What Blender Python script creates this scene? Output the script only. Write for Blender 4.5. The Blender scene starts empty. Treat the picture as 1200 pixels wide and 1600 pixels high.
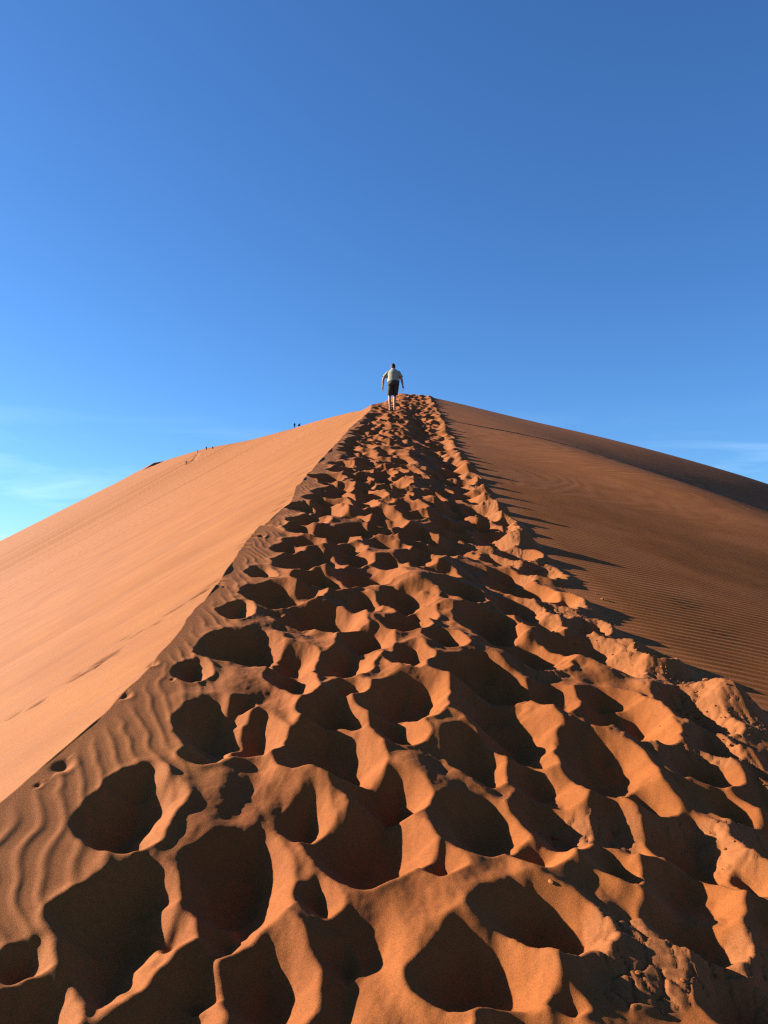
import bpy, bmesh, math, random
import numpy as np
from mathutils import Vector, Matrix

random.seed(7)
RNG = np.random.RandomState(11)
S = bpy.context.scene
COL = S.collection
R = math.radians

# ------------------------------------------------------------------ camera
cam_d = bpy.data.cameras.new('camera')
cam = bpy.data.objects.new('camera', cam_d)
COL.objects.link(cam)
cam_d.sensor_fit = 'VERTICAL'
cam_d.sensor_height = 36.0
cam_d.lens = 27.0
cam_d.shift_y = 100.0 / 1600.0
cam_d.clip_start = 0.05
cam_d.clip_end = 6000
cam.location = (0, 0, 0)
cam.rotation_euler = (R(90), 0, 0)
S.camera = cam

# ------------------------------------------------------------------ sun, sky, exposure
SUN_EL, SUN_AZ = 21.8, 76.0          # azimuth to the left of the view direction
sdir = Vector((-math.sin(R(SUN_AZ)) * math.cos(R(SUN_EL)),
               math.cos(R(SUN_AZ)) * math.cos(R(SUN_EL)), math.sin(R(SUN_EL))))
sun_d = bpy.data.lights.new('sun', 'SUN')
sun_d.energy = 5.0
sun_d.angle = R(0.53)
sun_d.color = (1.0, 0.95, 0.88)
sun = bpy.data.objects.new('sun', sun_d)
COL.objects.link(sun)
sun.rotation_euler = sdir.to_track_quat('Z', 'Y').to_euler()

W = bpy.data.worlds.new('World')
S.world = W
W.use_nodes = True
nt = W.node_tree
nt.nodes.clear()
N = nt.nodes.new
out = N('ShaderNodeOutputWorld')
bg = N('ShaderNodeBackground')
bg.inputs['Strength'].default_value = 0.051
sky = N('ShaderNodeTexSky')
sky.sky_type = 'NISHITA'
sky.sun_disc = False
sky.sun_elevation = R(SUN_EL)
sky.sun_rotation = R(-SUN_AZ)
sky.altitude = 600
sky.air_density = 1.0
sky.dust_density = 0.6
sky.ozone_density = 3.0
hsv = N('ShaderNodeHueSaturation')
hsv.inputs['Saturation'].default_value = 1.06
nt.links.new(sky.outputs[0], hsv.inputs['Color'])
# thin cirrus low over the horizon
tc = N('ShaderNodeTexCoord')
mp = N('ShaderNodeMapping')
mp.inputs['Scale'].default_value = (1.5, 1.5, 9.0)
mp.inputs['Rotation'].default_value = (R(3), R(-4), 0)
nz = N('ShaderNodeTexNoise')
nz.inputs['Scale'].default_value = 2.2
nz.inputs['Detail'].default_value = 8
nz.inputs['Roughness'].default_value = 0.55
nz.inputs['Distortion'].default_value = 0.6
nt.links.new(tc.outputs['Generated'], mp.inputs[0])
nt.links.new(mp.outputs[0], nz.inputs['Vector'])
sep = N('ShaderNodeSeparateXYZ')
nt.links.new(tc.outputs['Generated'], sep.inputs[0])
band = N('ShaderNodeMapRange')
band.inputs['From Min'].default_value = 0.21
band.inputs['From Max'].default_value = 0.05
nt.links.new(sep.outputs['Z'], band.inputs['Value'])
ramp = N('ShaderNodeMapRange')
ramp.inputs['From Min'].default_value = 0.48
ramp.inputs['From Max'].default_value = 0.85
nt.links.new(nz.outputs['Fac'], ramp.inputs['Value'])
mul = N('ShaderNodeMath'); mul.operation = 'MULTIPLY'
nt.links.new(band.outputs[0], mul.inputs[0]); nt.links.new(ramp.outputs[0], mul.inputs[1])
mul2 = N('ShaderNodeMath'); mul2.operation = 'MULTIPLY'
mul2.inputs[1].default_value = 0.42
nt.links.new(mul.outputs[0], mul2.inputs[0])
mix = N('ShaderNodeMix'); mix.data_type = 'RGBA'
nt.links.new(mul2.outputs[0], mix.inputs['Factor'])
tint = N('ShaderNodeMix'); tint.data_type = 'RGBA'; tint.blend_type = 'MULTIPLY'
tint.inputs[0].default_value = 1.0
tint.inputs[7].default_value = (.46, .725, 1.0, 1)
nt.links.new(hsv.outputs[0], tint.inputs[6])
nt.links.new(tint.outputs[2], mix.inputs[6])
CLOUD = mix.inputs[7]
CLOUD.default_value = (9.0, 10.6, 12.0, 1)
nt.links.new(mix.outputs[2], bg.inputs['Color'])
nt.links.new(bg.outputs[0], out.inputs['Surface'])

vs = S.view_settings
vs.view_transform = 'Standard'
vs.look = 'None'
vs.exposure = 1.9
vs.gamma = 1
S.cycles.use_denoising = False
S.cycles.filter_width = 1.25
S.cycles.max_bounces = 6
S.cycles.diffuse_bounces = 3

# ------------------------------------------------------------------ helpers
def tag(o, label=None, cat=None, group=None, kind=None):
    if label: o['label'] = label
    if cat: o['category'] = cat
    if group: o['group'] = group
    if kind: o['kind'] = kind
    return o

def new_obj(name, me, mat=None, parent=None):
    o = bpy.data.objects.new(name, me)
    COL.objects.link(o)
    if mat: me.materials.append(mat)
    if parent: o.parent = parent
    return o

def smooth(x, a, b):
    t = np.clip((x - a) / (b - a), 0, 1)
    return t * t * (3 - 2 * t)

_TAB = RNG.rand(256, 256).astype(np.float32)
def vnoise(x, y, seed=0):
    x = x + seed * 17.31; y = y + seed * 9.73
    xi = np.floor(x).astype(np.int64); yi = np.floor(y).astype(np.int64)
    fx = (x - xi); fy = (y - yi)
    fx = fx * fx * fx * (fx * (fx * 6 - 15) + 10); fy = fy * fy * fy * (fy * (fy * 6 - 15) + 10)
    x0 = xi & 255; x1 = (xi + 1) & 255; y0 = yi & 255; y1 = (yi + 1) & 255
    a = _TAB[x0, y0]; b = _TAB[x1, y0]; c = _TAB[x0, y1]; d = _TAB[x1, y1]
    return (a + (b - a) * fx + (c - a) * fy + (a - b - c + d) * fx * fy) * 2 - 1

def fbm(x, y, octv=4, seed=0, gain=0.5):
    s = 0; a = 1; t = 0
    for i in range(octv):
        s = s + a * vnoise(x * 2 ** i, y * 2 ** i, seed + i * 3)
        t += a; a *= gain
    return s / t

def worley(x, y, seed=0):
    """distance to nearest and second nearest jittered cell point, and a random id of the nearest"""
    xi = np.floor(x).astype(np.int64); yi = np.floor(y).astype(np.int64)
    f1 = np.full(x.shape, 9.0, np.float32); f2 = f1.copy(); cid = np.zeros(x.shape, np.float32)
    gx = np.zeros(x.shape, np.float32); gy = gx.copy()
    for i in (-1, 0, 1):
        for j in (-1, 0, 1):
            cx = (xi + i + seed * 31) & 255; cy = (yi + j + seed * 57) & 255
            jx = _TAB[cx, cy]; jy = _TAB[cy, cx]; r = _TAB[(cx + 91) & 255, cy]
            dx = xi + i + 0.1 + 0.8 * jx - x; dy = yi + j + 0.1 + 0.8 * jy - y
            d = np.sqrt(dx * dx + dy * dy)
            near = d < f1
            f2 = np.where(near, f1, np.minimum(f2, d))
            cid = np.where(near, r, cid); gx = np.where(near, dx, gx); gy = np.where(near, dy, gy)
            f1 = np.where(near, d, f1)
    return f1, f2, cid, gx, gy

# ------------------------------------------------------------------ shape of the dune
# long profile of the ridge at x = 0 (metres from the photographer's eye)
_ys = np.arange(-4, 46.01, 0.1)
_sl = np.interp(_ys, [-4, 0, 4, 10, 20, 30, 38, 44, 46], [.19, .21, .235, .262, .292, .31, .275, .20, .15])
_z = np.cumsum(_sl) * 0.1
_z = _z - np.interp(0, _ys, _z) - 1.6
ZR_END = float(_z[-1])
FAR_Y = np.array([46, 52, 62, 80, 110, 150, 200, 262, 300, 330, 380, 410, 430, 440, 452, 470])
FAR_Z = np.array([ZR_END, 11.0, 13.2, 17.35, 23.5, 31.1, 40.2, 50.6, 53.2, 55.0, 58.0, 56.4, 46.6, 18.5, -42.0, -60.0])
def zr(y):
    return np.where(y < 46, np.interp(y, _ys, _z), np.interp(y, FAR_Y, FAR_Z))

# fall to the right across the ridge
_lx = np.arange(-6, 60, 0.05)
_ls = np.interp(_lx, [-6, -1.3, 0.3, .65, 1.0, 1.25, 1.65, 2.1, 2.7, 12, 30, 60],
                [.13, .13, .10, .34, .36, .12, .10, .185, .196, .3234, .32, .33])
_lz = np.cumsum(_ls) * 0.05
_lz = _lz - np.interp(0, _lx, _lz)
_ln = np.interp(_lx, [-6, -1.3, 0.2, 1.2, 2.2, 2.8, 12, 30, 60], [.13, .13, .11, .17, .20, .196, .3234, .30, .32])
_ln = np.cumsum(_ln) * 0.05
_ln = _ln - np.interp(0, _lx, _ln)
def lat(x, y):
    w = smooth(y, 4, 9)
    a = np.interp(x, _lx, _lz) * w + np.interp(x, _lx, _ln) * (1 - w)
    return np.where(x < 60, a, _lz[-1] + .32 * (x - 60))

def hump(x, y):
    return 0.36 * np.exp(-((x - 1.7) / np.where(x > 1.7, 4.65, 1.9)) ** 2 - ((y - 41.5) / 9.0) ** 2)

def steepen(x, y):
    s = x * .81 + y * .585 - 23.3
    return -0.0011 * np.maximum(s, 0) ** 2 * smooth(x, 1.5, 9) * np.exp(-np.maximum(s - 30, 0) * 0.02) + 0.462 * np.exp(-((s + 4.56) / 4.15) ** 2) * smooth(x, 2, 9)

def base_right(x, y):
    f = 1 - smooth(y, 40, 60)
    return zr(y) - lat(x, y) * f - (1 - f) * .27 * np.maximum(x - xl(y), 0) + hump(x, y) - .75 * smooth(y, 29, 41) * (1 - smooth(y, 46, 60)) * (1 - smooth(x, -.7, 1.3)) + np.maximum(steepen(x, y), -14) + 1.0 * smooth(x, 2, 18.25) * smooth(y, 26.4, 36)

def px2world(u, v, fn, y0=1.0, y1=45):
    """first point of the surface fn seen through photo pixel (u, v)"""
    ys = np.exp(np.linspace(math.log(y0), math.log(y1), 1500))
    xs = (u - 600) / 1200 * ys
    g = fn(xs, ys) - (900 - v) / 1200 * ys
    k = np.argmax(g >= 0)
    if g[k] < 0: k = len(ys) - 1
    return float(xs[k]), float(ys[k])

_simple = lambda x, y: np.interp(y, _ys, _z) - lat(x, y)
CR = [(-160, 1420), (0, 1272), (42, 1238), (83, 1195), (125, 1150), (167, 1110), (205, 1063), (246, 1017), (300, 965), (350, 912),
      (368, 880), (383, 856), (408, 825), (440, 797), (454, 785), (462, 762), (478, 744), (500, 722), (525, 694), (545, 672), (562, 656), (578, 643)]
_c = [px2world(u, v, _simple) for u, v in CR]
CY = [-6, 0] + [c[1] for c in _c]
CX = [-1.75, -1.6] + [c[0] for c in _c]
for px, y in ((588, 40), (587, 52), (575, 80), (551, 110), (520, 150), (492, 200), (462, 262), (392, 300), (322, 330), (265, 380), (222, 410), (150, 430), (0, 440), (-250, 452)):
    CY.append(y); CX.append((px - 600) / 1200 * y)
o_ = np.argsort(CY); CY = np.array(CY)[o_]; CX = np.array(CX)[o_]
_cyd = np.concatenate([np.arange(-6, 60, .05), np.arange(60, 452, .5)])
_cxd = np.interp(_cyd, CY, CX)
_k = np.hanning(9); _k /= _k.sum()
_cxd[8:-8] = np.convolve(_cxd, _k, 'same')[8:-8]
_cxd += (fbm(_cyd * 1.1, _cyd * 0, 3, 131) * .10 + fbm(_cyd * 4.5, _cyd * 0, 2, 135) * .02) * np.clip(1 - _cyd / 50, 0, 1)
def xl(y):
    return np.interp(y, _cyd, _cxd)

# the slip face: sand at its angle of repose below every point of the crest
K = 0.585
_seg_y = np.concatenate([np.arange(-6, 1, 1.6), np.arange(1, 14, .65), np.arange(14, 46, 1.6), np.arange(46, 120, 6), np.arange(120, 262, 14), np.arange(262, 452, 6.3), [452]])
_seg_x = xl(_seg_y)
_seg_z = None
def left_face(x, y):
    """height of the slip face and the arc length along the crest of the grain's source"""
    best = np.full(x.shape, -1e9, np.float32); arc = np.zeros(x.shape, np.float32)
    s0 = 0.0
    for i in range(len(_seg_y) - 1):
        ax, ay, az = _seg_x[i], _seg_y[i], _seg_z[i]
        ex, ey = _seg_x[i + 1] - ax, _seg_y[i + 1] - ay
        L = math.hypot(ex, ey); ex /= L; ey /= L
        m = (_seg_z[i + 1] - az) / L
        m = max(-K * .97, min(K * .97, m))
        px_, py_ = x - ax, y - ay
        t = px_ * ex + py_ * ey; d = np.abs(px_ * ey - py_ * ex)
        ts = np.clip(t + m * d / math.sqrt(K * K - m * m), 0, L)
        h = az + m * ts - K * np.sqrt(d * d + (t - ts) ** 2)
        b = h > best
        best = np.where(b, h, best); arc = np.where(b, s0 + ts, arc)
        s0 += L
    return best, arc

# ------------------------------------------------------------------ footprints pressed into the ridge
# (u, v, half width, half height) of the hollows in the photograph
PITS = [(447,856,16,6),(467,875,30,12),(407,892,15,14),(570,897,28,17),(425,925,35,16),(370,950,16,14),(500,957,48,26),(565,940,20,18),
(635,935,34,20),(385,1000,46,34),(477,927,20,11),(575,997,28,17),(455,1020,26,17),(455,1056,24,26),(537,1030,28,20),(545,1077,20,14),
(300,1045,19,15),(330,1120,42,56),(382,1100,12,12),(400,1142,30,28),(510,1165,56,34),(635,1088,42,34),(610,1137,28,22),(635,1025,22,18),
(752,967,30,22),(630,975,24,11),(760,1052,60,30),(740,1176,32,18),(680,890,28,14),(590,1232,42,22),(217,1215,26,34),(550,866,20,10),
(837,893,28,10),(875,944,28,16),(815,1008,44,24),(767,976,25,13),(905,1012,48,20),(958,1033,20,14),(955,1112,56,20),(935,1188,52,36),
(1080,1110,34,26),(1114,1165,26,18),(935,1085,36,10),(804,954,26,12),(205,1255,42,48),(190,1410,64,78),(370,1345,52,62),(408,1505,58,80),
(475,1268,24,24),(575,1302,58,40),(492,1388,20,28),(28,1498,26,26),(30,1590,50,40),(530,1480,16,44),(615,1242,22,18),(745,1270,44,32),
(835,1325,32,18),(825,1430,72,62),(735,1510,72,72),(1075,1305,56,38),(955,1350,34,20),(1070,1450,48,44),(1150,1560,46,60),(885,1592,20,10),
(1175,1365,30,20),(1010,1240,30,16),(905,1115,20,12),(690,1000,20,10),(720,930,26,10),(790,900,26,9),(650,870,24,9),(600,845,22,8),
(520,835,26,8),(500,870,22,9),(610,880,22,9),(650,955,20,10),(1140,1260,26,14),(1180,1200,26,14),(690,1350,20,16),(310,1520,22,26),(270,1440,16,16),
(480,812,22,7),(545,806,24,7),(470,790,18,6),(600,815,24,7),(650,830,28,8),(575,770,20,6),(520,770,22,6),(630,790,24,6),(700,820,28,7),
(760,850,26,8),(800,868,24,8),(700,850,28,8),(560,745,18,5),(510,745,18,5),(610,752,20,5),(660,770,22,5),(530,725,16,4),(570,720,16,4)]
FP = []                       # x, y, rx, ry, angle, depth, hand placed
for (u, v, hw, hh) in PITS:
    x, y = px2world(u, v + hh * 0.15, _simple)
    y2 = px2world(u, v + hh * 0.15 - 3, _simple)[1]
    dpy = (y2 - y) / 3
    rx = hw * y / 1200; ry = min(hh * dpy, rx * 1.9)
    ry = max(ry, rx * .75)
    rx = min(rx, .215); ry = min(ry, .25)
    FP.append((x + rx * .12, y, rx * 1.10, ry * 1.04, random.uniform(-.3, .3), (rx * .54 + .04)))
HAND = list(FP)

def stamp(H, X, Y, x0, y0, res, f, rim=1.0):
    cx, cy, rx, ry, an, dep = f
    m_ = 2.0 * max(rx, ry)
    i0 = max(0, int((cy - m_ - y0) / res)); i1 = min(H.shape[0], int((cy + m_ - y0) / res) + 1)
    j0 = max(0, int((cx - m_ - x0) / res)); j1 = min(H.shape[1], int((cx + m_ - x0) / res) + 1)
    if i1 - i0 < 3 or j1 - j0 < 3: return
    sl = (slice(i0, i1), slice(j0, j1))
    x = X[sl] - cx; y = Y[sl] - cy
    x = x + WX[0][sl] * .46 * rx; y = y + WX[1][sl] * .46 * ry
    ca, sa = math.cos(an), math.sin(an)
    xr = (x * ca + y * sa) / rx; yr = (-x * sa + y * ca) / ry
    r = np.sqrt(xr * xr + yr * yr + 1e-6)
    h = H[sl]
    core = h[r < .8]
    if core.size == 0: return
    lvl = float(np.mean(core)) * .8
    bowl = lvl - dep * (1.08 - .72 * r ** 1.75) + .03 * yr * dep / .1
    # pushed-up sand: more towards the camera side and the outside of the step
    side = .62 + .34 * np.clip(-yr / np.maximum(r, .2), -1, 1) + .22 * np.clip(xr / np.maximum(r, .2), -1, 1)
    rise = rim * dep * .36 * side * np.exp(-((r - 1.28) / .36) ** 2)
    hh = h + rise * (1 - .0 * h)
    hh = np.where(hh > .17, .17 + (hh - .17) * .4, hh)
    kk = .012
    t_ = np.clip(.5 + .5 * (hh - bowl) / kk, 0, 1)
    mn = hh * (1 - t_) + bowl * t_ - kk * t_ * (1 - t_)
    # a foot also fills what lay deeper under it
    fill = 1 - smooth(r, .55, .95)
    H[sl] = mn * (1 - fill) + (bowl * .75 + mn * .25) * fill

def talus(H, res, T, it, gx, gy):
    """let the sand slide wherever it lies steeper than T"""
    for k in range(it):
        for ax, g in ((0, gy), (1, gx)):
            d = np.diff(H, axis=ax)
            tot = d + g * res
            ex = np.sign(tot) * np.maximum(np.abs(tot) - T * res, 0) * .32
            if ax == 0:
                H[:-1] += ex; H[1:] -= ex
            else:
                H[:, :-1] += ex; H[:, 1:] -= ex
    return H

def blur(H, n=1):
    for _ in range(n):
        H[1:-1] = .25 * H[:-2] + .5 * H[1:-1] + .25 * H[2:]
        H[:, 1:-1] = .25 * H[:, :-2] + .5 * H[:, 1:-1] + .25 * H[:, 2:]
    return H

def pit_edge(y):
    """left limit of the trodden strip"""
    return xl(y) + np.interp(y, [0, 2.5, 3.3, 4.5, 6, 9, 14, 20, 30], [.75, .62, .5, .34, .28, .25, .22, .15, .1])
def right_edge(y):
    return np.interp(y, [0, 3, 5, 6.5, 9, 12, 20, 35, 45], [2.6, 2.5, 2.2, 1.72, 1.78, 1.75, 1.9, 2.2, 2.45])

# random steps, oldest first
STEPS = []
rr = random.Random(5)
def density(y): return 13.0 if y < 14 else 12.0
y = -1.0
cells = []
for iy in range(-3, 130):
    for ix in range(-9, 11):
        cells.append((ix * .34, iy * .36))
rr.shuffle(cells)
for cx, cy in cells:
    for rep_ in range(1 if cy < 7 else 2):
        px = cx + rr.uniform(-.13, .13); py = cy + rr.uniform(-.15, .15)
        le = float(pit_edge(py)); re = float(right_edge(py))
        if px < le + .12 or px > re - .02: continue
        if px > re - .35 and rr.random() < .5: continue
        if rep_ and rr.random() < .72: continue
        if .6 < px < 1.08 and py > 5 and rr.random() < .8: continue     # the falling slope between the two tracks
        rx = rr.uniform(.125, .185); ry = rr.uniform(.15, .24)
        STEPS.append((px, py, rx, ry, rr.uniform(-.5, .5), rx * .62 + rr.uniform(.0, .03)))
# a chain of deep prints along the right margin throws the long spiky shadows
py = 1.0
while py < 44:
    re = float(right_edge(py))
    STEPS.append((re - .25 + rr.uniform(-.1, .1), py, .16, .19, rr.uniform(-.4, .4), rr.uniform(.10,.22) * (1 if py < 25 else .6)))
    py += rr.uniform(.45, 1.0)

def near_hand(f):
    for h in HAND:
        if abs(f[0] - h[0]) < (h[2] + f[2]) * .80 and abs(f[1] - h[1]) < (h[3] + f[3]) * .80: return True
    return False

_ly = np.arange(-2, 52, .02); _lp = np.full(_ly.shape, .0)
_q = -1.0
while _q < 46:
    _a = rr.uniform(.08, .36) * (1 if _q < 25 else .75)
    _lp = np.maximum(_lp, _a * np.exp(-((_ly - _q) / rr.uniform(.12, .19)) ** 2))
    _q += rr.uniform(.55, 1.05)
def make_tramp(x0, x1, y0, y1, res, it, hand=True, fine=True):
    global WX
    xs = np.arange(x0, x1, res, dtype=np.float32); ys = np.arange(y0, y1, res, dtype=np.float32)
    X, Y = np.meshgrid(xs, ys)
    WX = (fbm(X * 5.5, Y * 5.5, 3, 2), fbm(X * 5.5, Y * 5.5, 3, 8))
    le = pit_edge(ys)[:, None]; re = right_edge(ys)[:, None]
    wob = fbm(X * 1.7, Y * 1.7, 3, 21) * .12
    mask = smooth(X + wob, le - .02, le + .22) * (1 - smooth(X + wob, re - .25, re + .3))
    H = (fbm(X * 1.9, Y * 1.5, 3, 4) * .10 + fbm(X * 4.6, Y * 3.4, 2, 14) * .035) * mask
    H += .02 * mask
    # raised lip of the right margin
    H += np.interp(ys, _ly, _lp)[:, None] * np.exp(-((X + wob * .5 - re + .04) / .16) ** 2)
    for f in STEPS:
        if y0 - .5 < f[1] < y1 + .5 and not near_hand(f): stamp(H, X, Y, x0, y0, res, f)
    for f in sorted(HAND, key=lambda q: -q[1]):
        if y0 - .5 < f[1] < y1 + .5: stamp(H, X, Y, x0, y0, res, f, .8)
    # caked, broken crust on the mounds of the right side
    crust = smooth(X, re - .8, re - .2) * (1 - smooth(X + wob, re + .05, re + .3)) * smooth(fbm(X * 1.6, Y * 1.6, 2, 51), -.25, .2)
    crust = np.maximum(crust, smooth(X, .2, .8) * (1 - smooth(X, re, re + .3)) * smooth(fbm(X * 2.3, Y * 2.3, 2, 57), .4, .6))
    H = talus(H, res, .60, it, -.13, .25)
    H = blur(H, 1)
    if fine:
        wx = X + fbm(X * 9, Y * 9, 2, 61) * .03; wy = Y + fbm(X * 9, Y * 9, 2, 67) * .03
        f1, f2, cid, gx, gy = worley(wx * 17, wy * 12, 3)
        slab = smooth(f2 - f1, .02, .14) * (.006 + .013 * cid) + (gx * (cid - .5) + gy * (.5 - cid)) * .010
        f1b, f2b, cb, _, _ = worley(wx * 46, wy * 36, 5)
        slab += smooth(f2b - f1b, .02, .3) * .006 * cb
        H += crust * (slab - .008) * .75
        H += (1 - crust) * mask * (fbm(X * 16, Y * 10, 3, 71) * .0045 + fbm(X * 60, Y * 45, 2, 77) * .0012)
    else:
        H += crust * fbm(X * 9, Y * 7, 3, 61) * .02
    return dict(x0=x0, y0=y0, res=res, H=H, C=crust, M=mask)

def sample(T, x, y, key='H'):
    A = T[key]
    fx = np.clip((x - T['x0']) / T['res'], 0, A.shape[1] - 1.001); fy = np.clip((y - T['y0']) / T['res'], 0, A.shape[0] - 1.001)
    i = fy.astype(np.int64); j = fx.astype(np.int64); fx = fx - j; fy = fy - i
    return (A[i, j] * (1 - fx) + A[i, j + 1] * fx) * (1 - fy) + (A[i + 1, j] * (1 - fx) + A[i + 1, j + 1] * fx) * fy

T1 = make_tramp(-2.4, 3.6, -1.0, 7.2, .0065, 110)
T2 = make_tramp(-2.4, 3.6, 6.4, 16.5, .012, 60)
T3 = make_tramp(-2.4, 4.2, 15.5, 50, .03, 22, fine=False)

def tramp(x, y, key='H'):
    a = sample(T1, x, y, key); b = sample(T2, x, y, key); c = sample(T3, x, y, key)
    w1 = smooth(y, 6.5, 7.1); w2 = smooth(y, 15.6, 16.4)
    h = a * (1 - w1) + b * w1
    h = h * (1 - w2) + c * w2
    f = (1 - smooth(y, 44, 49)) * smooth(y, -.9, -.3)
    e = (1 - smooth(x, 3.2, 3.55)) * (1 - smooth(xl(y) - x, -.02, .05))
    return h * f * e

# crest heights now that the ridge is defined
_seg_z = base_right(_seg_x, _seg_y)

def ripples(x, y):
    """wind ripples: broad field on the right flank, small ones on the strip beside the crest"""
    re = np.where(y < 45, right_edge(y), 2.4)
    # field on the right
    wx = x + fbm(x * .35, y * .35, 2, 81) * .35; wy = y + fbm(x * .35, y * .35, 2, 85) * .12 + vnoise(x * 1.9, y * 1.9, 5) * .010
    lam = .132
    ph = (wx * -.06 - wy * .998) / lam + .35 * fbm(x * .8, y * .8, 2, 91)
    fr = ph - np.floor(ph)
    prof = np.where(fr < .68, (fr / .68) ** 1.25, .5 + .5 * np.cos(np.pi * (fr - .68) / .32))
    amp = .0152 * (1 - .35 * smooth(fbm(x * .5, y * .5, 2, 95), -.2, .6))
    a = amp * smooth(x, re + .05, re + .7) * (1 - smooth(y, 24, 38)) * (y < 60)
    r = prof * a
    # strip beside the crest
    l = xl(y)
    wx = x + fbm(x * 2.6, y * 2.6, 3, 101) * .08; wy = y + fbm(x * 2.2, y * 1.6, 2, 103) * .10
    ph = (wx * .93 + wy * .40) / .078
    pr = .5 + .5 * np.cos(2 * np.pi * ph); pr = pr ** 2.4
    a = .0042 * smooth(x, l + .02, l + .14) * (1 - smooth(x, pit_edge(y) - .12, pit_edge(y) + .12)) * (y < 30)
    return r + pr * a

# small marks: lone prints in the crest strip and a line of slumps on the slip face
MARKS_R = [(97, 1197, .03), (195, 1087, .025), (238, 1037, .025), (60, 1228, .012), (408, 838, .03), (350, 918, .012), (270, 1062, .012)]
MARKS_L = []

def seen_left(u, v):
    ys = np.exp(np.linspace(math.log(1.5), math.log(400), 3000)); xs = (u - 600) / 1200 * ys
    z, _ = left_face(xs, ys)
    z = np.where(xs < xl(ys), z, -1e3)
    g = z - (900 - v) / 1200 * ys
    k = int(np.argmax(g >= 0))
    return float(xs[k]), float(ys[k])
rl = random.Random(3)
for (u0, v0, u1, v1, n) in ((20, 1120, 80, 1085, 10), (112, 1062, 190, 1015, 16), (150, 1035, 178, 1024, 4), (196, 1000, 262, 962, 7), (262, 962, 345, 908, 9),
                            (312, 928, 345, 905, 7), (372, 858, 420, 815, 6), (395, 830, 470, 762, 10), (440, 765, 492, 724, 9)):
    for i in range(n):
        t = (i + rl.random() * .8) / n
        MARKS_L.append((u0 + (u1 - u0) * t + rl.uniform(-2.5, 2.5), v0 + (v1 - v0) * t + rl.uniform(-2.5, 2.5)))

def add_marks(x, y, z):
    for (u, v, r) in MARKS_R:
        mx, my = px2world(u, v, _simple)
        d2 = ((x - mx) / r) ** 2 + ((y - my) / (r * 1.5)) ** 2
        z += -r * .5 * np.exp(-d2 ** 1.3) + r * .10 * np.exp(-(np.sqrt(d2) - 1.6) ** 2 * 3) * (x > mx)
    for (u, v) in MARKS_L:
        mx, my = seen_left(u, v)
        r = .007 + .0022 * my
        s = slice(max(0, np.searchsorted(ROWY, my - .5) - 2), np.searchsorted(ROWY, my + .5) + 2)
        xx = x[s]; yy = y[s]
        a = (xx - mx); b = (yy - my)
        z[s] += -r * .8 * np.exp(-(a / (r * 2.4)) ** 2 - (b / (r * 1.3)) ** 2)
    return z

# ------------------------------------------------------------------ the dune sheet
def row_positions():
    y = -1.6; L = [y]
    while y < 560:
        if y < 1.2: st = .02
        elif y < 4: st = .0024 * (y + 1.0)
        elif y < 16: st = .0017 * (y + 1.0)
        elif y < 48: st = .0024 * (y + 1.0)
        else: st = .0042 * y
        y += st; L.append(y)
    return np.array(L)
ROWY = row_positions()
NL, NR = 430, 820
ul = np.linspace(1, 0, NL + 1)[:-1]; ur = np.linspace(0, 1, NR + 1)
ql = ul * .42 + .58 * ul ** 2.4
qr = ur * .52 + .48 * ur ** 3
Yg = np.repeat(ROWY[:, None], NL + NR + 1, axis=1)
cx = np.where(ROWY < 452, xl(ROWY), xl(452.0))
# beyond 262 m stop shearing the sheet after the crest
cg = np.where(ROWY < 262, cx, float(xl(262.0)) + 0 * cx)
WL = .62 * np.maximum(ROWY, 0) + 3.2 + cg
WL = np.maximum(WL, 1.6)
WR = .62 * np.maximum(ROWY, 0) + 4.5 - cg
Xg = np.concatenate([cg[:, None] - WL[:, None] * ql[None], cg[:, None] + WR[:, None] * qr[None]], axis=1)
Zg = np.zeros_like(Xg)
TR = np.zeros_like(Xg); LF = np.zeros_like(Xg); AR = np.zeros_like(Xg); CU = np.zeros_like(Xg)
CH = 200
for a in range(0, len(ROWY), CH):
    s = slice(a, a + CH)
    x = Xg[s]; y = Yg[s]
    lz, arc = left_face(x, y)
    zc_end = y > 452
    zR = base_right(x, y)
    crest = xl(np.minimum(y, 452))
    isl = (x < crest - 1e-6) | zc_end
    d = np.maximum(crest - x, 0)
    # sand streams on the slip face
    st = fbm(arc * 1.4, d * .05, 3, 111) * .012 + fbm(arc * 6.0, d * .12, 3, 115) * .006 + fbm(arc * .25, d * .02, 2, 117) * .03
    fade = smooth(d, .02, .5)
    grow = np.clip(y / 12, .5, 8)
    zl = lz + st * fade * grow
    yc = np.minimum(y[:, :1], 452); xc_ = xl(yc)
    gap = base_right(xc_, yc) - left_face(xc_, yc)[0]
    zl = zl + gap * np.exp(-d / .25) * (y < 262)
    zt = zR + tramp(x, y) + ripples(x, y)
    z = np.where(isl, zl, np.where(y > 60, np.maximum(zR - 1.5 * np.maximum(y - 431, 0) * smooth(x - crest, 0, 12), lz), zt))
    Zg[s] = z; LF[s] = isl; AR[s] = arc
    TR[s] = np.where(isl, 0, tramp(x, y, 'M')); CU[s] = np.where(isl, 0, tramp(x, y, 'C'))
# ridge seen behind the far crest
for (A, B) in (((-136.2, 431, 58.9), (-141.0, 470, 69.3)), ((-141.0, 470, 69.3), (-144.0, 525, 80.0))):
    rws = slice(int(np.searchsorted(ROWY, 400)), len(ROWY))
    x = Xg[rws]; y = Yg[rws]
    ex, ey = B[0] - A[0], B[1] - A[1]; L = math.hypot(ex, ey); ex /= L; ey /= L
    t = np.clip((x - A[0]) * ex + (y - A[1]) * ey, 0, L)
    dd = np.hypot(x - A[0] - t * ex, y - A[1] - t * ey)
    Zg[rws] = np.maximum(Zg[rws], A[2] + (B[2] - A[2]) * t / L - .62 * dd)
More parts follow.
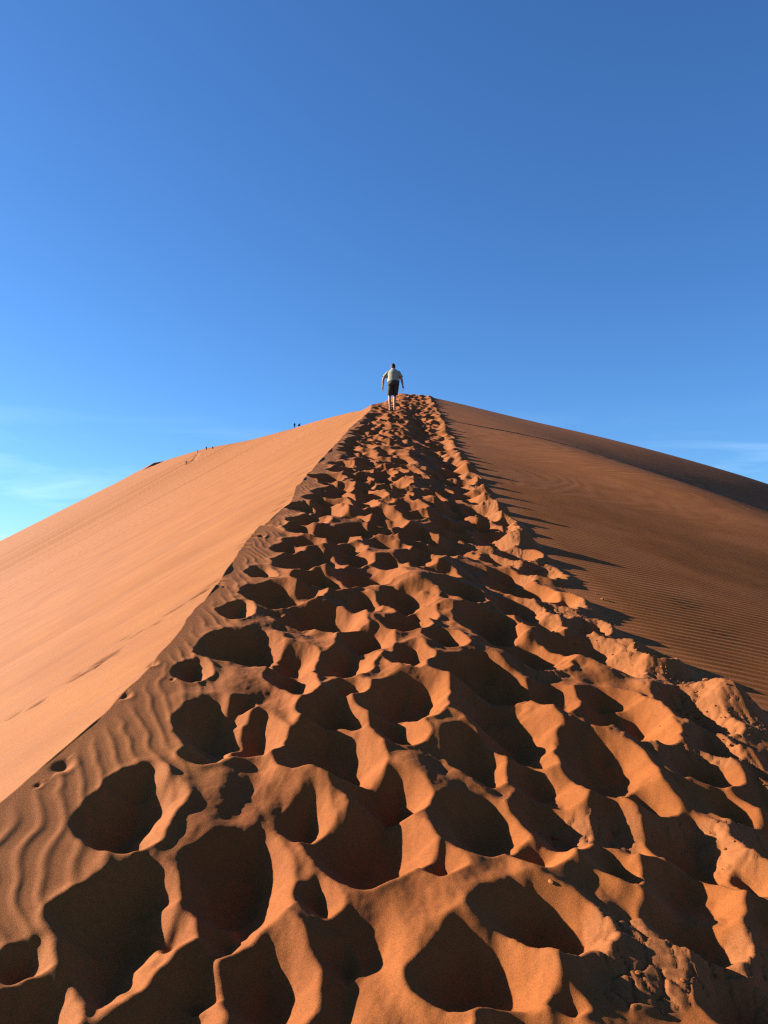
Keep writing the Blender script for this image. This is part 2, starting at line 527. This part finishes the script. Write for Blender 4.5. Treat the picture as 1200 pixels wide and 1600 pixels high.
# the running trail on the far face
tp = [seen_left(u, v) for u, v in ((309, 709), (306, 714), (302, 719), (294, 724))]
for i in range(3):
    A, B = tp[i], tp[i + 1]
    rws = slice(int(np.searchsorted(ROWY, min(A[1], B[1]) - 5)), int(np.searchsorted(ROWY, max(A[1], B[1]) + 5)))
    x = Xg[rws]; y = Yg[rws]
    ex, ey = B[0] - A[0], B[1] - A[1]; L = math.hypot(ex, ey) + 1e-6; ex /= L; ey /= L
    t = np.clip((x - A[0]) * ex + (y - A[1]) * ey, 0, L)
    dd = np.hypot(x - A[0] - t * ex, y - A[1] - t * ey)
    Zg[rws] -= .35 * np.exp(-(dd / .8) ** 2)
Zg = add_marks(Xg, Yg, Zg)
def surf(x, y):
    x = np.atleast_1d(np.asarray(x, float)); y = np.atleast_1d(np.asarray(y, float)); o = []
    for a, b in zip(x, y):
        i = int(np.clip(np.searchsorted(ROWY, b), 1, len(ROWY) - 1)); r = []
        for k in (i - 1, i): r.append(np.interp(a, Xg[k], Zg[k]))
        t = (b - ROWY[i - 1]) / (ROWY[i] - ROWY[i - 1]); o.append(r[0] * (1 - t) + r[1] * t)
    return np.array(o)

nr, nc = Xg.shape
co = np.stack([Xg, Yg, Zg], -1).astype(np.float32).reshape(-1, 3)
i = np.arange(nr - 1)[:, None] * nc + np.arange(nc - 1)[None]
quads = np.stack([i, i + 1, i + nc + 1, i + nc], -1).reshape(-1, 4).astype(np.int32)
me = bpy.data.meshes.new('dune')
me.vertices.add(len(co)); me.vertices.foreach_set('co', co.ravel())
me.loops.add(quads.size); me.loops.foreach_set('vertex_index', quads.ravel())
me.polygons.add(len(quads))
me.polygons.foreach_set('loop_start', np.arange(0, quads.size, 4, dtype=np.int32))
me.polygons.foreach_set('use_smooth', np.ones(len(quads), bool))
me.update()
for nm, arr in (('trodden', TR), ('slip', LF), ('arc', AR), ('crust', CU)):
    at = me.attributes.new(nm, 'FLOAT', 'POINT')
    at.data.foreach_set('value', arr.astype(np.float32).ravel())

def nodes(name):
    m = bpy.data.materials.new(name); m.use_nodes = True
    t = m.node_tree; b = t.nodes['Principled BSDF']
    return m, t, b

SAND, t, b = nodes('sand')
L_ = t.links.new
geo = t.nodes.new('ShaderNodeNewGeometry')
def noise(scale, det=3, rough=.5, vec=None):
    n = t.nodes.new('ShaderNodeTexNoise'); n.inputs['Scale'].default_value = scale
    n.inputs['Detail'].default_value = det; n.inputs['Roughness'].default_value = rough
    L_(vec or geo.outputs['Position'], n.inputs['Vector']); return n
def mrange(src, a, b_, c=0, d=1):
    n = t.nodes.new('ShaderNodeMapRange')
    n.inputs['From Min'].default_value = a; n.inputs['From Max'].default_value = b_
    n.inputs['To Min'].default_value = c; n.inputs['To Max'].default_value = d
    L_(src, n.inputs['Value']); return n.outputs[0]
def mixc(fac, A, B, mode='MIX'):
    n = t.nodes.new('ShaderNodeMix'); n.data_type = 'RGBA'; n.blend_type = mode
    if isinstance(fac, float): n.inputs[0].default_value = fac
    else: L_(fac, n.inputs[0])
    for k, q in ((6, A), (7, B)):
        if isinstance(q, tuple): n.inputs[k].default_value = q
        else: L_(q, n.inputs[k])
    return n.outputs[2]
SAND_A = (.228, .079, .0185, 1); SAND_B = (.188, .061, .0138, 1)
c = mixc(mrange(noise(1.3, 4).outputs['Fac'], .3, .7), SAND_A, SAND_B)
sl0 = t.nodes.new('ShaderNodeAttribute'); sl0.attribute_name = 'trodden'
c = mixc(mrange(sl0.outputs['Fac'], 0, 1, 0, 1), c, mixc(1.0, c, (.92, .85, .84, 1), 'MULTIPLY'))
sl1 = t.nodes.new('ShaderNodeAttribute'); sl1.attribute_name = 'slip'
c = mixc(mrange(sl1.outputs['Fac'], 0, 1, 0, 1), c, mixc(1.0, c, (.97, .93, .68, 1), 'MULTIPLY'))
mot = noise(38, 5, .75)
c = mixc(mrange(mot.outputs['Fac'], .5, .75, 0, .45), c, (.11, .038, .012, 1))
c = mixc(mrange(sl1.outputs['Fac'], 0, 1, 1, 0), c, mixc(1.0, c, (1.06, .96, .80, 1), 'MULTIPLY'))
atc = t.nodes.new('ShaderNodeAttribute'); atc.attribute_name = 'crust'
c = mixc(mrange(atc.outputs['Fac'], 0, 1, 0, .5), c, (.205, .074, .025, 1))
grain = noise(520, 2, .8)
grain2 = noise(190, 4, .8)
gm = t.nodes.new('ShaderNodeMath'); gm.operation = 'ADD'
L_(grain.outputs['Fac'], gm.inputs[0]); L_(grain2.outputs['Fac'], gm.inputs[1])
g = mrange(gm.outputs[0], .65, 1.35, .5, 1.5)
comb = t.nodes.new('ShaderNodeCombineColor')
for k in range(3): L_(g, comb.inputs[k])
c = mixc(1.0, c, comb.outputs[0], 'MULTIPLY')
# streams of coarser grains on the slip face run down the fall line
ats = t.nodes.new('ShaderNodeAttribute'); ats.attribute_name = 'slip'
ata = t.nodes.new('ShaderNodeAttribute'); ata.attribute_name = 'arc'
sp = t.nodes.new('ShaderNodeSeparateXYZ'); L_(geo.outputs['Position'], sp.inputs[0])
cb = t.nodes.new('ShaderNodeCombineXYZ')
m1 = t.nodes.new('ShaderNodeMath'); m1.operation = 'MULTIPLY'; m1.inputs[1].default_value = 1.0
L_(ata.outputs['Fac'], m1.inputs[0]); L_(m1.outputs[0], cb.inputs[0])
m2 = t.nodes.new('ShaderNodeMath'); m2.operation = 'MULTIPLY'; m2.inputs[1].default_value = .07
L_(sp.outputs['X'], m2.inputs[0]); L_(m2.outputs[0], cb.inputs[1])
sn = noise(2.6, 7, .72, cb.outputs[0])
m3 = t.nodes.new('ShaderNodeMath'); m3.operation = 'MULTIPLY'
L_(mrange(sn.outputs['Fac'], .52, .72), m3.inputs[0]); L_(ats.outputs['Fac'], m3.inputs[1])
m4 = t.nodes.new('ShaderNodeMath'); m4.operation = 'MULTIPLY'; m4.inputs[1].default_value = .45
L_(m3.outputs[0], m4.inputs[0]); m4.inputs[1].default_value = .75
c = mixc(m4.outputs[0], c, (.155, .052, .017, 1))
L_(c, b.inputs['Base Color'])
b.inputs['Roughness'].default_value = .85
b.inputs['Specular IOR Level'].default_value = .12
bp = t.nodes.new('ShaderNodeBump'); bp.inputs['Strength'].default_value = .55; bp.inputs['Distance'].default_value = .0012
L_(grain.outputs['Fac'], bp.inputs['Height'])
bp2 = t.nodes.new('ShaderNodeBump'); bp2.inputs['Strength'].default_value = .35; bp2.inputs['Distance'].default_value = .004
L_(grain2.outputs['Fac'], bp2.inputs['Height']); L_(bp.outputs[0], bp2.inputs['Normal'])
L_(bp2.outputs[0], b.inputs['Normal'])
dune = new_obj('dune', me, SAND); tag(dune, kind='structure')

# loose crumbs of caked sand lying along the broken right margin
bm = bmesh.new()
rc = random.Random(12)
for k in range(900):
    y = 1.4 + 10 * rc.random() ** 1.5; re = float(right_edge(y))
    x = re - .1 + rc.gauss(0, .35) if rc.random() < .75 else rc.uniform(.3, re)
    if float(sample(T1 if y < 6.8 else T2, np.array([x]), np.array([y]), 'C')[0]) < .35 and rc.random() < .85: continue
    r = rc.uniform(.004, .011) * (1 + (rc.random() < .08) * 1.2)
    z = float(surf(x, y)[0])
    M = Matrix.Translation((x, y, z + r * .25)) @ Matrix.Rotation(rc.uniform(0, 6.3), 4, 'Z') @ Matrix.Rotation(rc.uniform(-.5, .5), 4, 'X') @ Matrix.Diagonal((r * rc.uniform(.8, 1.7), r * rc.uniform(.7, 1.2), r * rc.uniform(.45, .8), 1))
    g_ = bmesh.ops.create_icosphere(bm, subdivisions=1, radius=1)
    for v in g_['verts']: v.co = M @ (v.co * rc.uniform(.75, 1.2))
mc = bpy.data.meshes.new('sand_crumbs'); bm.to_mesh(mc); bm.free()
crumbs = new_obj('sand_crumbs', mc, SAND)
tag(crumbs, 'small loose crumbs of caked orange sand along the right edge of the trodden ridge', 'sand crumbs', kind='stuff')

# low desert floor out to the horizon
bm = bmesh.new()
bmesh.ops.create_grid(bm, x_segments=60, y_segments=60, size=3500)
for v in bm.verts: v.co.z = -140 + 3 * math.sin(v.co.x * .01) * math.cos(v.co.y * .013)
me2 = bpy.data.meshes.new('desert_ground'); bm.to_mesh(me2); bm.free()
dg = new_obj('desert_ground', me2, SAND); tag(dg, kind='structure')

# ------------------------------------------------------------------ people
def flat_mat(name, col, rough=.8, nscale=60, amt=.25):
    m, t, b = nodes(name)
    n = t.nodes.new('ShaderNodeTexNoise'); n.inputs['Scale'].default_value = nscale; n.inputs['Detail'].default_value = 4
    tcn = t.nodes.new('ShaderNodeTexCoord'); t.links.new(tcn.outputs['Object'], n.inputs['Vector'])
    mx = t.nodes.new('ShaderNodeMix'); mx.data_type = 'RGBA'
    mx.inputs[6].default_value = (*[c * (1 - amt) for c in col], 1); mx.inputs[7].default_value = (*[min(1, c * (1 + amt)) for c in col], 1)
    t.links.new(n.outputs['Fac'], mx.inputs[0]); t.links.new(mx.outputs[2], b.inputs['Base Color'])
    b.inputs['Roughness'].default_value = rough; b.inputs['Specular IOR Level'].default_value = .2
    bu = t.nodes.new('ShaderNodeBump'); bu.inputs['Strength'].default_value = .3; bu.inputs['Distance'].default_value = .004
    t.links.new(n.outputs['Fac'], bu.inputs['Height']); t.links.new(bu.outputs[0], b.inputs['Normal'])
    return m

SKIN = flat_mat('skin', (.30, .165, .105), .6, 25, .12)
HAIR = flat_mat('dark_hair', (.012, .010, .009), .7, 90)
SHIRT = flat_mat('khaki_shirt', (.235, .225, .16), .85, 40, .12)
SHORTS = flat_mat('charcoal_shorts', (.035, .035, .032), .85, 40)
NAVY = flat_mat('navy_cloth', (.012, .022, .045), .85, 40)
BLACK = flat_mat('black_cloth', (.010, .010, .012), .85, 40)
GREY = flat_mat('slate_cloth', (.05, .07, .085), .85, 40)
RUST = flat_mat('brown_cloth', (.10, .035, .018), .85, 40)
WHITE = flat_mat('eye_white', (.7, .7, .68), .4, 20, .03)

def skinned(verts, edges, radii, sub=2):
    """a surface grown round a skeleton: returns a mesh"""
    m = bpy.data.meshes.new('tmp'); m.from_pydata([tuple(v) for v in verts], edges, [])
    o = bpy.data.objects.new('tmp', m); COL.objects.link(o)
    sk = o.modifiers.new('s', 'SKIN'); sk.use_smooth_shade = True
    if sub:
        sb = o.modifiers.new('b', 'SUBSURF'); sb.levels = sub; sb.render_levels = sub
    for v, r in zip(m.skin_vertices[0].data, radii):
        v.radius = r if isinstance(r, tuple) else (r, r)
    m.skin_vertices[0].data[0].use_root = True
    bpy.context.view_layer.update()
    dg_ = bpy.context.evaluated_depsgraph_get()
    res = bpy.data.meshes.new_from_object(o.evaluated_get(dg_))
    bpy.data.objects.remove(o); bpy.data.meshes.remove(m)
    return res

def join(meshes, name):
    bm = bmesh.new()
    for m in meshes:
        bm.from_mesh(m); bpy.data.meshes.remove(m)
    r = bpy.data.meshes.new(name); bm.to_mesh(r); bm.free()
    for p in r.polygons: p.use_smooth = True
    r.materials.clear()
    return r

def tube(rings, n=20, wr=0.0, seed=0, caps=True):
    """loft of ellipses: (centre, half width, half depth, tangent)"""
    bm = bmesh.new(); R_ = []
    for k, (c, a, b_, tg) in enumerate(rings):
        tg = Vector(tg).normalized(); ux = Vector((1, 0, 0)); ux = (ux - tg * ux.dot(tg)).normalized(); uy = tg.cross(ux)
        ring = []
        for i in range(n):
            th = 2 * math.pi * i / n
            w = 1 + wr * math.sin(3 * th + k * 1.3 + seed) * math.cos(5 * th - k * .9 + seed)
            ring.append(bm.verts.new(Vector(c) + ux * (a * w * math.cos(th)) + uy * (b_ * w * math.sin(th))))
        R_.append(ring)
    for k in range(len(R_) - 1):
        for i in range(n):
            bm.faces.new((R_[k][i], R_[k][(i + 1) % n], R_[k + 1][(i + 1) % n], R_[k + 1][i]))
    if caps:
        bm.faces.new(R_[0][::-1]); bm.faces.new(R_[-1])
    bmesh.ops.recalc_face_normals(bm, faces=bm.faces)
    m = bpy.data.meshes.new('tmp'); bm.to_mesh(m); bm.free(); return m

def ball(c, rx, ry, rz, rot=None, u=16, v=12):
    bm = bmesh.new(); bmesh.ops.create_uvsphere(bm, u_segments=u, v_segments=v, radius=1)
    M = Matrix.Translation(c) @ (rot or Matrix()) @ Matrix.Diagonal((rx, ry, rz, 1))
    bmesh.ops.transform(bm, matrix=M, verts=bm.verts)
    m = bpy.data.meshes.new('tmp'); bm.to_mesh(m); bm.free(); return m

def hand_chains(wr, d, side):
    """palm, four unequal curled fingers and a thumb leaving the side of the palm; d = direction of the hand"""
    d = Vector(d).normalized(); wr = Vector(wr)
    fw = Vector((0, 1, 0)); fw = (fw - d * fw.dot(d)).normalized()      # the thumb side points forward
    inn = d.cross(fw).normalized() * (1 if side > 0 else -1)
    if inn.x * side > 0: inn = -inn
    out_ = []
    base = wr + d * .085
    for k, L in enumerate((.070, .078, .072, .056)):
        o_ = fw * (.030 - .020 * k)
        p0 = base + o_ - d * .02; p1 = base + o_ + d * .012
        p2 = p1 + (d * .92 + inn * .38).normalized() * L * .45
        p3 = p2 + (d * .7 + inn * .75).normalized() * L * .32
        p4 = p3 + (d * .45 + inn * .9).normalized() * L * .25
        out_.append(([p0, p1, p2, p3, p4], [(0, 1), (1, 2), (2, 3), (3, 4)], [.0095, .0092, .0085, .0078, .0066]))
    t0 = wr + d * .03 + fw * .02; t1 = t0 + (fw * .8 + d * .7).normalized() * .032
    t2 = t1 + (d * .95 + fw * .35 + inn * .3).normalized() * .032; t3 = t2 + (d + inn * .4).normalized() * .024
    out_.append(([t0, t1, t2, t3], [(0, 1), (1, 2), (2, 3)], [.013, .0115, .0098, .0082]))
    return out_

def make_person(J, mats, label, group=None, bald=False, long_sleeve=False, trousers=False, wr=.035, build=1.0):
    """J: joints in metres from the ground point between the feet, facing +y"""
    root = bpy.data.objects.new('person', None); COL.objects.link(root)
    tag(root, label, 'person', group)
    V = {k: Vector(v) for k, v in J.items()}
    hd = V['head']; nk = V['neck']; ch = V['chest']; pv = V['pelvis']
    names = ['pelvis', 'waist', 'chest', 'neck']
    V['waist'] = pv.lerp(ch, .45)
    pts = [pv, V['waist'], ch, nk, hd.lerp(nk, .55)]; rad = [(.15 * build, .105), (.14 * build, .10), (.155 * build, .11), (.07, .065), (.055, .058)]
    ed = [(0, 1), (1, 2), (2, 3), (3, 4)]
    for s, q in ((-1, 'l'), (1, 'r')):
        sh, el, wt = V['sh' + q], V['el' + q], V['wr' + q]
        a = len(pts); hdir = (wt - el).normalized()
        pts += [sh, sh.lerp(el, .5), el, el.lerp(wt, .35), wt, wt + hdir * .05, wt + hdir * .085]
        rad += [.062, .060, .049, .050, (.033, .027), (.026, .040), (.022, .040)]
        ed += [(2, a)] + [(a + i, a + i + 1) for i in range(6)]
        hp, kn, an, to = V['hip' + q], V['kn' + q], V['an' + q], V['toe' + q]
        a = len(pts); cm = kn.lerp(an, .32) + Vector((0, -.018, 0))
        pts += [hp, hp.lerp(kn, .5), kn, cm, kn.lerp(an, .75), an, an.lerp(to, .5), to]
        rad += [.088, .078, .055, .058, .038, (.036, .042), (.042, .030), (.038, .020)]
        ed += [(0, a)] + [(a + i, a + i + 1) for i in range(7)]
    ms = [skinned(pts, ed, rad, 2)]
    for s, q in ((-1, 'l'), (1, 'r')):
        for c in hand_chains(V['wr' + q], V['wr' + q] - V['el' + q], s): ms.append(skinned(*c, sub=1))
        # heel
        ms.append(ball(V['an' + q] + Vector((0, -.035, -.045)), .034, .042, .036))
    tilt = Matrix.Rotation(J_tilt(J), 4, 'X')
    def hp_(x, y, z): return hd + tilt @ Vector((x, y, z))
    ms.append(ball(hd, .077, .098, .118, tilt, 24, 18))
    ms.append(ball(hp_(0, .03, -.07), .055, .062, .055, tilt))           # jaw
    ms.append(ball(hp_(0, .103, -.022), .014, .022, .026, tilt))         # nose
    for s in (-1, 1): ms.append(ball(hp_(s * .078, -.005, -.012), .012, .022, .034, tilt))
    ms.append(ball(hp_(0, .094, -.066), .024, .008, .008, tilt))         # lips
    body = new_obj('body', join(ms, 'body'), mats['skin'], root)
    for s in (-1, 1):
        e = new_obj('eye', join([ball(hp_(s * .031, .088, .012), .012, .010, .010, tilt)], 'eye'), WHITE, root)
    hm = [ball(hp_(0, -.012, .022), .084, .100, .104, tilt, 24, 18), ball(hp_(0, -.045, -.025), .074, .066, .075, tilt)]
    hair = new_obj('hair', join(hm, 'hair'), mats['hair'], root)
    # shirt: torso and sleeves in one mesh
    up = (nk - pv).normalized()
    sx = (V['shr'] - V['shl']).length / 2
    hem = pv + up * .0; b_ = build
    rings = [(hem, .200 * b_, .145 * b_, up), (pv.lerp(ch, .25), .202 * b_, .150 * b_, up), (pv.lerp(ch, .55), .200 * b_, .148 * b_, up),
             (pv.lerp(ch, .85), .208 * b_, .145 * b_, up), (ch, .212 * b_, .138 * b_, up), (ch.lerp(nk, .35), sx * 1.14, .126 * b_, up),
             (ch.lerp(nk, .58), sx * 1.02, .110, up), (ch.lerp(nk, .80), sx * .72, .092, up), (ch.lerp(nk, 1.0), .088, .075, up), (nk + up * .02, .070, .066, up)]
    sm = [tube(rings, 28, wr * .5, 1, False)]
    for q in 'lr':
        sh, el, wt = V['sh' + q], V['el' + q], V['wr' + q]
        inner = sh.lerp(ch, .35)
        d1 = (el - sh).normalized()
        rr_ = [(inner, .055, .070, d1), (sh, .072, .078, d1), (sh.lerp(el, .35), .074, .076, d1), (sh.lerp(el, .62), .074, .074, d1), (sh.lerp(el, .84), .077, .075, d1)]
        if long_sleeve:
            d2 = (wt - el).normalized()
            rr_[-1] = (sh.lerp(el, .84), .066, .064, d1)
            rr_ += [(el, .058, .058, (d1 + d2)), (el.lerp(wt, .5), .050, .050, d2), (el.lerp(wt, .95), .042, .042, d2)]
        sm.append(tube(rr_, 18, wr, 2 if q == 'l' else 5, False))
    new_obj('shirt', join(sm, 'shirt'), mats['top'], root)
    # shorts or trousers in one mesh
    rings = [(pv + up * .04, .180 * b_, .132 * b_, up), (pv, .190 * b_, .140 * b_, up), (pv - up * .08, .192 * b_, .145 * b_, up), (pv - up * .15, .176 * b_, .132 * b_, up)]
    lm = [tube(rings, 26, wr * .4, 3, True)]
    for q in 'lr':
        hp, kn, an = V['hip' + q], V['kn' + q], V['an' + q]
        d1 = (kn - hp).normalized()
        rr_ = [(hp + Vector((0, 0, .05)), .105, .125, d1), (hp.lerp(kn, .25), .112, .125, d1), (hp.lerp(kn, .6), .110, .115, d1), (hp.lerp(kn, .88), .106, .108, d1)]
        if trousers:
            d2 = (an - kn).normalized()
            rr_[-1] = (kn, .082, .085, d1 + d2)
            rr_ += [(kn.lerp(an, .5), .072, .075, d2), (kn.lerp(an, .97), .066, .068, d2)]
        lm.append(tube(rr_, 18, wr, 7 if q == 'l' else 9, False))
    new_obj('trousers' if trousers else 'shorts', join(lm, 'shorts'), mats['legs'], root)
    return root

def J_tilt(J): return J.get('tilt', (0, 0, 0))[0]

def ray_ground(u, v, y0, y1):
    """where the sight line of photo pixel (u, v) meets the dune"""
    ys = np.linspace(y0, y1, 700); xs = (u - 600) / 1200 * ys
    g = surf(xs, ys) - (900 - v) / 1200 * ys
    k = int(np.argmax(g >= 0))
    if g[k] < 0: k = int(np.argmax(g))
    return float(xs[k]), float(ys[k]), float(surf(xs[k], ys[k])[0])

walk = dict(head=(-.015, .22, 1.695), neck=(-.01, .13, 1.575), chest=(-.01, .08, 1.38), pelvis=(-.005, -.02, 1.06), tilt=(-.35, 0, 0),
            shl=(-.185, .10, 1.455), ell=(-.375, .05, 1.22), wrl=(-.40, .18, .95), shr=(.175, .10, 1.455), elr=(.285, .0, 1.22), wrr=(.345, .06, .94),
            hipl=(-.10, -.01, .96), knl=(-.145, .10, .56), anl=(-.135, -.02, .09), toel=(-.155, .15, .03),
            hipr=(.09, -.01, .96), knr=(.045, .18, .60), anr=(.035, .14, .13), toer=(.045, .31, .08))
mx_, my_, mz_ = ray_ground(615, 642, 26, 38)
man = make_person(walk, dict(skin=SKIN, hair=HAIR, top=SHIRT, legs=SHORTS), 'man in pale khaki t-shirt and dark shorts walking up the trodden ridge, seen from behind', build=1.12)
man.location = (mx_, my_, mz_ - .02)
man.scale = (my_ / 30 * 1.06,) * 3
print('MAN', mx_, my_, mz_)

stand = dict(head=(0, .03, 1.63), neck=(0, 0, 1.48), chest=(0, 0, 1.32), pelvis=(0, 0, .95), tilt=(-.1, 0, 0),
             shl=(-.18, 0, 1.40), ell=(-.25, -.02, 1.12), wrl=(-.24, .06, .88), shr=(.18, 0, 1.40), elr=(.25, -.02, 1.12), wrr=(.24, .06, .88),
             hipl=(-.09, 0, .88), knl=(-.10, .02, .48), anl=(-.11, 0, .08), toel=(-.13, .14, .02),
             hipr=(.09, 0, .88), knr=(.10, .02, .48), anr=(.11, 0, .08), toer=(.13, .14, .02))
lean = dict(stand); lean.update(head=(-.22, .10, 1.58), neck=(-.13, .05, 1.45), chest=(-.09, .03, 1.29), shl=(-.27, .05, 1.36), shr=(.09, .05, 1.38), ell=(-.36, .12, 1.12), wrl=(-.38, .2, .92), elr=(.16, .0, 1.12))
stride = dict(stand); stride.update(knl=(-.10, .22, .52), anl=(-.11, .24, .10), toel=(-.12, .38, .05), knr=(.10, -.10, .47), anr=(.11, -.34, .10), toer=(.12, -.22, .03), wrl=(-.24, -.12, .92), wrr=(.24, .22, .95))
crouch = dict(head=(.10, .42, .98), neck=(.05, .30, .90), chest=(.03, .20, .78), pelvis=(-.04, -.10, .50), tilt=(-.6, 0, 0),
              shl=(-.14, .22, .84), ell=(-.14, .42, .62), wrl=(-.10, .52, .40), shr=(.22, .22, .84), elr=(.26, .42, .62), wrr=(.24, .54, .40),
              hipl=(-.12, -.06, .44), knl=(-.20, .32, .46), anl=(-.18, .06, .08), toel=(-.20, .22, .03),
              hipr=(.06, -.06, .44), knr=(.18, .32, .44), anr=(.16, .06, .08), toer=(.18, .22, .03))
sit = dict(head=(0, .04, .80), neck=(0, 0, .67), chest=(0, -.02, .50), pelvis=(0, -.06, .14), tilt=(-.1, 0, 0),
           shl=(-.18, 0, .58), ell=(-.24, .16, .36), wrl=(-.14, .34, .38), shr=(.18, 0, .58), elr=(.24, .16, .36), wrr=(.14, .34, .38),
           hipl=(-.09, 0, .12), knl=(-.12, .34, .40), anl=(-.13, .52, .06), toel=(-.14, .66, .03),
           hipr=(.09, 0, .12), knr=(.12, .34, .40), anr=(.13, .52, .06), toer=(.14, .66, .03))
run = dict(head=(0, .12, 1.58), neck=(0, .06, 1.44), chest=(0, .03, 1.28), pelvis=(0, 0, .90), tilt=(-.2, 0, 0),
           shl=(-.19, .04, 1.37), ell=(-.45, .02, 1.32), wrl=(-.68, .06, 1.36), shr=(.19, .04, 1.37), elr=(.45, .02, 1.30), wrr=(.68, .02, 1.26),
           hipl=(-.09, 0, .84), knl=(-.24, .20, .50), anl=(-.36, .06, .10), toel=(-.40, .20, .05),
           hipr=(.09, 0, .84), knr=(.22, -.06, .46), anr=(.46, -.20, .12), toer=(.50, -.08, .06))
G = 'distant climbers on the far dune crest'
FOLK = [(460.2, 668.2, 230, 270, stand, NAVY, NAVY, 0, 9.0, 'distant person in dark clothes standing upright on the far crest, beside a crouching one'),
        (466.3, 666.6, 230, 270, crouch, BLACK, BLACK, -70, 7.2 , 'distant person in black crouching on the far crest, right of the upright figure'),
        (322.6, 703.2, 300, 345, lean, NAVY, NAVY, 0, 6.3, 'distant person in navy leaning to one side on the skyline, beside a seated one'),
        (332.0, 701.0, 300, 345, sit, BLACK, GREY, -60, 6.6, 'distant person sitting low on the skyline, uphill from the leaning one'),
        (308.9, 707.6, 305, 350, stride, GREY, GREY, 90, 5.4, 'distant person in slate grey on the skyline at the top of the running trail'),
        (291.3, 726.6, 280, 345, run, RUST, RUST, 200, 7.0, 'distant person in brown running down the smooth slope with both arms spread')]
HT = {id(stand): 1.76, id(crouch): 1.1, id(lean): 1.7, id(sit): .93, id(stride): 1.76, id(run): 1.7}
for (u, v, y0, y1, J, top, legs, rz, hpx, lab) in FOLK:
    x, y, z = ray_ground(u, v, y0, y1)
    p = make_person(J, dict(skin=SKIN, hair=HAIR, top=top, legs=legs), lab, G, long_sleeve=True, trousers=True)
    p.location = (x, y, z - .05); p.rotation_euler.z = R(rz)
    want = hpx / 1200 * y / HT[id(J)]
    want = max(.85, min(1.12, want)); p.scale = (want,) * 3
    print('FOLK', u, round(x, 1), round(y, 1), round(z, 1), round(want, 2))
